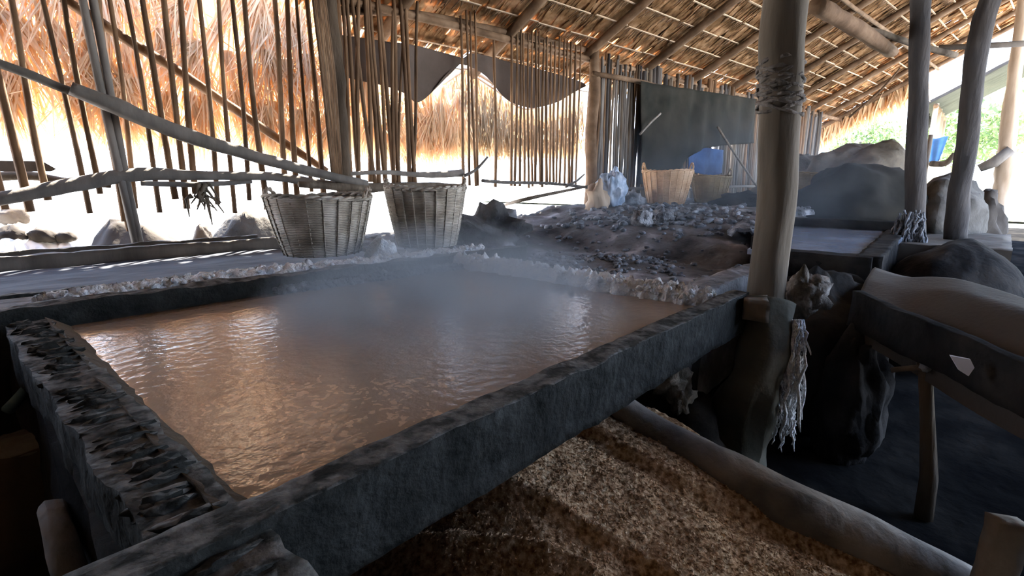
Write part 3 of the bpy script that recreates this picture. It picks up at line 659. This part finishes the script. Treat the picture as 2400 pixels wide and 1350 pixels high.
for i in range(15):
    zc = 1.66+.045*i; pts = []
    cc = Px(1828, 255-i*7, 2.62)
    for k in range(25):
        a = 2*math.pi*k/24; pts.append((cc.x+(.088+.008*math.sin(a*5+i))*math.cos(a), cc.y+(.088+.008*math.sin(a*4+i))*math.sin(a), cc.z+.03*math.sin(a+i*2.1)))
    rw.tube(pts, .008, 6, wob=.5, seed=i)
rw.build('rope_binding', ROPEG, tp, label='pale straw rope wound round the post')
MB().box(Px(1768, 722, 2.45), (.13, .10, .09), rot=.3, n=(4, 4, 4), wob=.02, seed=3).build('wedge_block', POSTW, label='pale wood block wedged between pan corner and thick post', cat='wood block')
# clump of salt strings on the post corner and salt icicles hanging below
cl = MB()
q0 = Px(1885, 690, 2.75)
cl.lump(q0, (.085, .085, .10), n=14, wob=.6, seed=3)
cl.build('salt_clump', mat('brown_salt', [(.10, .085, .07), (.24, .21, .18), (.6, .56, .52)], 12, bump=1., lo=.35), label='brown and white clump of caked salt on the right side of the thick post', cat='salt')
random.seed(5)
ic = MB()
for i in range(150):
    px = R(1818, 1882); py = R(745, 1000); p = Px(px-(py-745)*.06+ (8 if py < 800 else 0), py, 2.56+R(-.04, .04))
    q = [p]; 
    for s in range(5): q.append(q[-1]+Vector((R(-.014, .014), R(-.014, .014), -R(.012, .035))))
    ic.tube(q, [.007, .006, .006, .005, .004, .002], 5, wob=.3, seed=i)
for i in range(26):
    p = Px(R(1832, 1884), 750, 2.56+R(-.03, .03)); q = [p]
    L = R(.25, .58); n__ = 10
    for s in range(n__): q.append(q[-1]+Vector((R(-.016, .012), R(-.014, .014), -L/n__)))
    ic.tube(q, [.008]*n__+[.003], 5, wob=.3, seed=i)
ic.build('salt_icicles', SALT, kind='stuff', label='lacy white salt icicles hanging below the thick post', cat='salt')
# second post (dark)
sp = empty('dark_post', (6.7, .38, .5), 'straight dark post standing right of the thick post, salt at its foot', 'post')
P_ = [Px(2146, 612, 6.6), Px(2146, 450, 6.6), Px(2152, 220, 6.6), Px(2158, 0, 6.6)]; P_.append(P_[-1]+(P_[-1]-P_[-2])*1.2)
MB().tube(curve(P_, 40), radii([.09, .085, .08, .08, .075], 40), 16, wob=.10, ws=3, seed=4).build('trunk', CHAR, sp)
random.seed(6); ic = MB()
for i in range(110):
    px = R(2106, 2168); py = R(492, 560); p = Px(px, py, 6.42+R(-.06, .06)); q = [p]; L = R(.15, .5)
    for s in range(7): q.append(q[-1]+Vector((R(-.02, .02), R(-.02, .02), -L/7)))
    ic.tube(q, [.011]*6+[.008, .004], 5, wob=.3, seed=i)
ic.build('salt_strings', DIRTYSALT, kind='stuff', label='blue-white salt strings veiling the foot of the dark post', cat='salt')
# third post, leaning and crooked
P_ = [Px(2240, 560, 7.4), Px(2250, 430, 7.3), Px(2272, 300, 7.2), Px(2284, 170, 7.1), Px(2300, 60, 7.1), Px(2334, -40, 7.1)]; P_.append(P_[-1]+(P_[-1]-P_[-2])*3)
MB().tube(curve(P_, 50), radii([.11, .09, .08, .085, .09, .085, .08], 50), 14, wob=.16, ws=3, seed=7).build('leaning_post', CHAR, label='crooked dark post leaning right, second post right of the thick one', cat='post')
# sunlit outer post
op = empty('sunlit_post', (14.5, -.4, 0), 'pale sunlit post outside the roof at the right edge', 'post')
b0 = Pz(2325, 566, 0.0)
D = b0.x
P_ = [b0, Px(2345, 440, D), Px(2355, 385, D), Px(2378, 180, D), Px(2400, 20, D), Px(2420, -120, D)]
MB().tube(curve(P_, 40), radii([.15, .14, .17, .12, .12, .11], 40), 14, wob=.1, seed=9).build('trunk', PALEW, op)
MB().tube([Px(2295, 395, D-.2), Px(2330, 380, D-.2), Px(2370, 350, D-.2)], [.09, .12, .1], 10, wob=.1).build('cross_stick', GREYSTICK, op)
MB().tube([Px(2200, 112, 13.), Px(2330, 106, 13.), Px(2440, 100, 13.)], [.05, .05, .05], 8).build('thin_pole', GREYSTICK, label='thin level pole passing behind the leaning post near the top right', cat='pole')
# ------------------------------------------------------------------ right foreground: clay pier, ash tray, pit things
def pier(u, v):
    pass
cp = MB()
cp.lump(Vector((3.35, .60, .36)), (.48, .30, .52), n=30, wob=.16, ws=2.2, seed=3, flatbot=-.02)
cp.lump(Vector((2.95, .34, .26)), (.16, .15, .40), n=24, wob=.3, ws=2.2, seed=13, flatbot=-.02)
cp.build('clay_pier', MUDDARK, label='dark lumpy clay pier right of the salt icicles', cat='clay pier')
MB().lump(Vector((4.05, .72, .35)), (.62, .45, .42), n=30, wob=.13, ws=2., seed=23, flatbot=-.02).build('clay_mound', MUDDARK, label='dark burnt clay mound between the thick post and the dark post', cat='clay mound')
# trough of fine ash
ta, tb = Vector((2.98, .36, 0)), Vector((2.02, -.30, 0)); dd = (tb-ta).normalized(); sn = Vector((-dd.y, dd.x, 0))
if sn.x < 0: sn = -sn
at = empty('ash_trough', ((ta+tb)/2)+sn*.6+Vector((0, 0, .2)), 'wooden-fronted trough heaped with smooth grey-brown ash at the right edge', 'trough')
def bx(p0, p1, w, z0, h, nm, mt, seed):
    d = p1-p0; c_ = (p0+p1)/2
    MB().box((c_.x, c_.y, z0+h/2), (d.length, w, h), rot=math.atan2(d.y, d.x), n=(40, 3, 5), wob=.012, seed=seed).build(nm, mt, at)
bx(ta-dd*.05, tb+dd*.8, .05, .68, .17, 'front_board', MUDDARK, 3)
def ashf(u, v):
    p = ta+dd*(2.0*u-.05)+Vector((1., .06, 0))*(.03+1.15*v)
    e = min(1, 5*v, 5*(1-v), 8*u)
    z = .80+sst(0, .5, v)*(1-.5*sst(.8, 1, v))*(.035+.085*sst(.12, .42, u)-.05*sst(.5, .95, u))+.015*nz((p.x, p.y, 0), 2.)
    return (p.x, p.y, z)
MB().grid(60, 30, ashf, thick=.2).build('ash_fill', ASH, at)
MB().lump(Vector((5.5, .05, .42)), (1.1, .45, .48), n=30, wob=.12, ws=1.5, seed=33, flatbot=-.02).build('clay_mound', MUDDARK, label='long rounded dark mound behind the ash trough, below the leaning post', cat='clay mound')
MB().grid(30, 10, lambda u, v: (6.1+3.2*u, -.28+.8*v-.1*u, .80+.03*nz((u*9, v*3, 0), 1.)-.1*u), thick=.8).build('earth_ledge', mat('tan_earth', [(.07, .06, .05), (.14, .12, .10)], 3, bump=.6), label='tan-topped earth ledge at the feet of the dark and leaning posts', cat='earth ledge')
# prop stick in the pit, with cross twig
ps = empty('forked_prop', (2.75, .0, 0), 'thin upright forked stick standing in the dark pit under the ash trough', 'stick')
q1, q2 = Px(2178, 1120, 2.6), Px(2168, 850, 2.6)
MB().tube([Vector((q1.x, q1.y, min(q1.z, 0))), q1, (q1+q2)/2, q2], [.036, .034, .03, .026], 9, wob=.2, seed=1).build('stem', BARK, ps)
MB().tube([Px(2090, 868, 2.6), Px(2150, 862, 2.58), Px(2250, 872, 2.6)], [.012, .012, .01], 7, wob=.2).build('cross_twig', BARK, ps)
MB().tube([Px(2168, 880, 2.6), Px(2155, 850, 2.6), Px(2150, 835, 2.6)], [.016, .012, .008], 7).build('fork', BARK, ps)
MB().lump(Px(2170, 858, 2.55), (.035, .02, .02), n=8, wob=.5).build('binding', DIRTYSALT, ps)
sh = [Px(2228, 834, 2.2), Px(2275, 843, 2.2), Px(2284, 862, 2.2), Px(2270, 882, 2.2), Px(2248, 868, 2.2)]
k_ = MB(); k_.add(sh+[p+Vector((.012, .004, 0)) for p in sh], [tuple(range(5)), tuple(reversed(range(5, 10)))]+[(i, (i+1) % 5, 5+(i+1) % 5, 5+i) for i in range(5)], False)
k_.build('white_scrap', WHITE, label='small white triangular scrap stuck under the ash trough board', cat='scrap')
# grey log in front
pts = [Vector((1.78, 1.05, .50)), Pz(1530, 1010, .40), Pz(1700, 1105, .32), Pz(1850, 1185, .26), Pz(2060, 1275, .18), Pz(2260, 1372, .10)]
MB().tube(curve(pts, 50), radii([.05, .066, .082, .082, .075, .07], 50), 16, wob=.13, ws=4, seed=5).build('fuel_log', LOGW, label='long weathered grey log slanting from under the pan towards the lower right', cat='log')
MB().box(Px(2335, 1340, 1.95), (.07, .07, .34), rot=.5, n=(3, 3, 8), wob=.012).build('short_stake', LOGW, label='short squared stake end at the lower right corner', cat='stake')
# rice husk heap with gullies
def huskz(x, y):
    z = .56-.30*sst(.0, 1.0, (1.15-y)/1.3)-.17*max(0, x-1.1)-.9*max(0, 1.02-.12*(1-y)-x)**1.15
    z -= .055*sst(.55, .95, math.sin((x*1.0+y*.35)*10.5+1.2+1.4*nz((x, y, 0), 1.6)))*1.0
    z += .03*nz((x, y, 2), 3.)+.012*nz((x, y, 2), 12.)+.005*nz((x, y, 2), 50.)
    return z
hk = MB().grid(190, 190, lambda u, v: (.30+1.75*u, -.35+1.65*v, huskz(.30+1.75*u, -.35+1.65*v)), thick=None)
random.seed(8)
for i in range(16000):
    x, y = R(.55, 2.0), R(-.2, 1.15); z = huskz(x, y); r = R(.0035, .006)
    a = R(0, 6.28); d = Vector((math.cos(a), math.sin(a), R(-.3, .5)))*r*1.6; s_ = Vector((-math.sin(a), math.cos(a), R(-.4, .4)))*r*.6
    c_ = Vector((x, y, z+r*.5)); up_ = Vector((0, 0, r*.5))
    hk.add([c_-d, c_-s_, c_+d, c_+s_, c_+up_], [(0, 1, 4), (1, 2, 4), (2, 3, 4), (3, 0, 4)], False)
hk.build('rice_husk_heap', HUSK, kind='stuff', label='heap of brown rice husks for fuel spilling below the near beam', cat='husks')
# pale rubble in the hollow beside the post footing
for i, (px, py, r) in enumerate(((1575, 885, .10), (1520, 930, .055), (1600, 935, .07))):
    p = Px(px, py, 2.25)
    MB().lump(p, (r, r*.8, r), n=12, wob=.6, seed=i+40).build('rubble_stone', mat('rubble%d' % i, [(.12, .11, .09), (.34, .31, .26)], 10, bump=1.), label=['pale rough stone under the near beam, largest of three', 'pale rough stone under the near beam, leftmost of three', 'pale rough stone under the near beam, lowest of three'][i], cat='stone')
    if i == 0: MB().lump((p.x+.12, p.y+.05, .0), (.28, .3, p.z-.02), n=14, wob=.3, seed=77, flatbot=-.02).build('clay_mound', MUDDARK, label='dark clay heap under the near beam bearing the pale stones', cat='clay mound')
# ------------------------------------------------------------------ lower left dark corner
st = empty('tree_stump', (-.75, 1.45, 0), 'dim brown tree stump in the dark lower left, beside the pan', 'stump')
p = Pz(60, 1040, .45)
MB().tube([Vector((p.x, p.y, -.02)), Vector((p.x, p.y, .2)), Vector((p.x, p.y, .38)), Vector((p.x, p.y, .46))], [.19, .15, .14, .13], 18, wob=.15, ws=3).build('trunk', CLAYPOT, st)
MB().lump((p.x, p.y, .455), (.12, .12, .025), n=8, wob=.3).build('cut_top', BARK, st)
pole([Pz(120, 1190, .55), Pz(150, 1290, .5), Pz(195, 1420, .4)], [.03, .035, .036], 'loose_stick', None, LOGW, 'pale blurred stick end in the lower left corner', 'stick', n=8)
pole([Pz(20, 960, .6), Pz(55, 920, .62), Pz(80, 880, .6)], [.02, .02, .015], 'loose_stick', None, mat('teal_salt', [(.08, .14, .16), (.16, .24, .27)], 8), 'teal-grey twig beside the left beam of the pan', 'stick', n=8)
# ------------------------------------------------------------------ far right background inside the hut
p = Pz(2045, 500, 1.0)
TH_ = empty('tarp_heap', (p.x+.6, p.y+.4, .9), 'big dark green tarp-covered heap behind the smaller far pan', 'heap')
MB().lump((8.9, 1.35, .95), (.95, .85, .66), n=28, wob=.22, ws=1.7, seed=5, flatbot=.85).build('cover', TARPG, TH_)
MB().lump((10.6, 1.55, .8), (1.2, .95, 1.22), n=24, wob=.2, seed=8, flatbot=.0).build('straw_heap', mat('dull_straw', [(.08, .066, .048), (.16, .135, .10)], 5, bump=.8), label='dull tan straw heap behind the dark green tarp-covered heap', cat='heap')
MB().lump((11.2, 2.55, .95), (1.1, .9, .86), n=22, wob=.4, seed=15, flatbot=.0).build('rubble_heap', mat('grey_rubble', [(.08, .072, .06), (.20, .185, .16)], 5, bump=1.), label='grey rubble heap just right of the thick post in the background', cat='heap')
MB().box((12.1, 2.2, .42), (1.7, 3.6, .8), n=(16, 16, 4), wob=.06).build('earth_terrace', ASHMUD, label='earth terrace under the heaps at the back of the hut', cat='earth terrace')
MB().lump((9.6, .35, .8), (1.2, .5, .62), n=22, wob=.2, seed=88, flatbot=.0).build('clay_mound', MUD, label='brown-grey mound between the dark post and the leaning post, under the blue tarp', cat='clay mound')
p = Pz(1432, 482, 1.03)
MB().lump(p+Vector((0, 0, .18)), (.20, .18, .30), n=18, wob=.45, ws=3, seed=2, flatbot=1.0).build('plastic_bag', BAG, label='crumpled pale blue plastic bag at the foot of the palisade', cat='bag')
for i, (px, py, r, lab) in enumerate(((1478, 480, .16, 'pale lump of salt between the blue bag and the tan basket'), (1398, 486, .14, 'tan crumpled sack left of the blue bag'), (1505, 520, .085, 'white salt lump on the mud in front of the tan basket'), (1555, 512, .075, 'grey salt lump under the front of the tan basket'))):
    p = Pz(px, py, 1.02)
    MB().lump(p+Vector((0, 0, r*.3)), (r*1.2, r, r*(2 if i == 1 else .9)), n=12, wob=.6, seed=i, flatbot=.98).build('crumpled_sack' if i == 1 else 'salt_lump', PALEW if i == 1 else DIRTYSALT, label=lab, cat='sack' if i == 1 else 'salt')
p = Pz(1730, 480, 1.02); MB().lump(p, (.45, .4, .17), n=14, wob=.5, seed=5, flatbot=.95).build('ash_heap', MUDDARK, label='dark ash heap right of the olive basket, left of the thick post', cat='ash')
# rounded pots/sacks right of the leaning post
p = Px(2290, 480, 11.5); MB().lump((p.x, p.y, .55), (.4, .4, .62), n=18, wob=.35, seed=6, flatbot=-.02).build('earth_lump', BROWNM, label='grey-brown lump right of the leaning post in the sunlight', cat='mound')
# ------------------------------------------------------------------ outdoors beyond the hut
def hut(x, y, lx, ly, zr, ze, label, seed):
    root = empty('thatched_hut', (x, y, 0), label, 'hut', None)
    b = MB()
    for s in (-1, 1):
        b.grid(30, 10, lambda u, v, s=s: (x-lx/2+lx*u, y+s*ly/2*v, zr-(zr-ze)*v+.08*nz((u*20, v*6, seed), 1.)), thick=.12)
    for i in range(700):
        s = random.choice((-1, 1)); b.strand((x-lx/2+lx*R(0, 1), y+s*ly/2*R(.92, 1), ze+R(0, .1)), (R(-.2, .2), 0, -1), R(.15, .45), .06)
    b.build('roof', DKTH, root)
    for sx in (-1, -.3, .3, 1):
        for sy in (-1, 1):
            MB().tube([(x+sx*lx*.45, y+sy*ly*.42, -.05), (x+sx*lx*.45, y+sy*ly*.42, ze+.2)], .09, 8).build('post', PALEW, root)
    for sy in (-1, 1):
        MB().tube([(x-lx*.48, y+sy*ly*.42, ze+.1), (x+lx*.48, y+sy*ly*.42, ze+.1)], .09, 8).build('eave_beam', BAMBOO, root)
DKTH = mat('old_grey_thatch', [(.018, .016, .015), (.04, .034, .03)], 3, bump=.8)
hut(31, -2.2, 7, 9.5, 6.9, 4.2, 'distant dark-thatched hut seen between the right-hand posts', 3)
b_ = Px(2200, 350, 17.0)
MB().grid(20, 14, lambda u, v: Px(2178+45*u-22*u*v, 322+58*v+3*math.sin(u*5), 17.+1.2*(1-v))+Vector((.04*math.sin(u*9), 0, 0)), thick=Vector((-.01, 0, 0))).build('blue_tarp', BLUET, label='bright blue tarp sheet in the sun between the dark post and the leaning post', cat='tarp')
pole([Px(2182, 384, 17.0), Px(2215, 383, 16.8), Px(2238, 360, 16.8)], [.07, .07, .05], 'tarp_pole', None, BARK, 'dark bent pole along the lower edge of the blue tarp', 'pole', n=8)
MB().tube([Px(2182, 316, 17.0), Vector((17.0, Px(2182, 316, 17.0).y, -.08))], .05, 8).build('tarp_pole', BARK, label='upright pole holding the left edge of the blue tarp', cat='pole')
MB().grid(30, 20, lambda u, v: (24+60*u, -30+55*v, .02+.1*nz((u*20, v*20, 0), 1.))).build('trim_2', FIELD, kind='structure', label='pale green field beyond the open end of the hut')
random.seed(31)
def tree(x, y, h, r, label):
    root = empty('leafy_tree', (x, y, 0), label, 'tree', 'distant trees beyond the hut')
    MB().tube([(x, y, -.1), (x+.1, y, h*.4), (x, y+.1, h*.7)], [.25, .2, .12], 8, wob=.1).build('trunk', BARK, root)
    b = MB()
    for i in range(1500):
        a = R(0, 6.28); ph = math.acos(R(-1, 1)); q = r*R(.5, 1)
        p = Vector((x+q*math.sin(ph)*math.cos(a), y+q*math.sin(ph)*math.sin(a), h*.72+q*.75*math.cos(ph)))
        b.strand(p, (R(-1, 1), R(-1, 1), R(-1, .5)), R(.3, .6), R(.15, .3), .2, seg=2)
    b.build('foliage', LEAF, root)
for x, y, h, r, l in ((48, 1.5, 6.5, 3.2, 'distant pale tree seen under the roof end, nearest to the thick post'), (56, -3, 9, 4.2, 'distant tall pale tree between the dark post and leaning post'), (46, -14.5, 10, 4.5, 'distant tall pale tree at the right edge'), (60, 9, 7, 3.5, 'far tree behind the bright end of the roof')):
    tree(x, y, h, r, l)
# ------------------------------------------------------------------ steam and haze
MB().box((1.48, 1.72, 1.08), (1.7, 1.7, .54)).build('steam', steam_mat('steam', 3.2, 1.8, 1.25, .0, .30, .62, (.95, .96, 1.)), loc=(1.48, 1.72, .81), kind='stuff', label='pale steam drifting over the large salt pan', cat='steam')
MB().box((7.2, 2.3, 1.6), (7.4, 3.6, 1.9)).build('steam', steam_mat('haze', .16, .7, 1.6, .3, .3, .7, (.85, .92, 1.)), loc=(7.2, 2.3, .65), kind='stuff', label='thin bluish haze hanging over the far part of the hut', cat='steam')
# ------------------------------------------------------------------ light
sun = bpy.data.lights.new('sun', 'SUN'); sun.energy = 11.; sun.angle = math.radians(1.); sun.color = (1., .92, .80)
so = bpy.data.objects.new('sun', sun); COL.objects.link(so); so.location = (20, 8, 20)
so.rotation_euler = Vector((.50, .32, .80)).to_track_quat('Z', 'Y').to_euler()
w = bpy.data.worlds.new('sky'); S.world = w; w.use_nodes = True
bg = w.node_tree.nodes['Background']; N = w.node_tree.nodes
tc = N.new('ShaderNodeTexCoord'); sx = N.new('ShaderNodeSeparateXYZ'); cr = N.new('ShaderNodeValToRGB')
w.node_tree.links.new(tc.outputs['Generated'], sx.inputs[0]); w.node_tree.links.new(sx.outputs['Z'], cr.inputs[0])
cr.color_ramp.elements[0].position = 0; cr.color_ramp.elements[0].color = (.74, .85, 1, 1)
cr.color_ramp.elements[1].position = .6; cr.color_ramp.elements[1].color = (.36, .56, 1, 1)
w.node_tree.links.new(cr.outputs[0], bg.inputs['Color']); bg.inputs['Strength'].default_value = 1.6
# ------------------------------------------------------------------ camera and view
cam = bpy.data.cameras.new('camera'); co = bpy.data.objects.new('camera', cam); COL.objects.link(co); S.camera = co
cam.sensor_width = 36; cam.lens = 36*FPX/2400; cam.clip_start = .02; cam.clip_end = 500
co.location = (0, 0, H)
fwd = Vector((FW[0]*cT, FW[1]*cT, -sT)); co.rotation_euler = fwd.to_track_quat('-Z', 'Y').to_euler()
S.view_settings.view_transform = 'Standard'; S.view_settings.look = 'None'; S.view_settings.gamma = 1; S.view_settings.use_curve_mapping = False
S.view_settings.exposure = 2.6
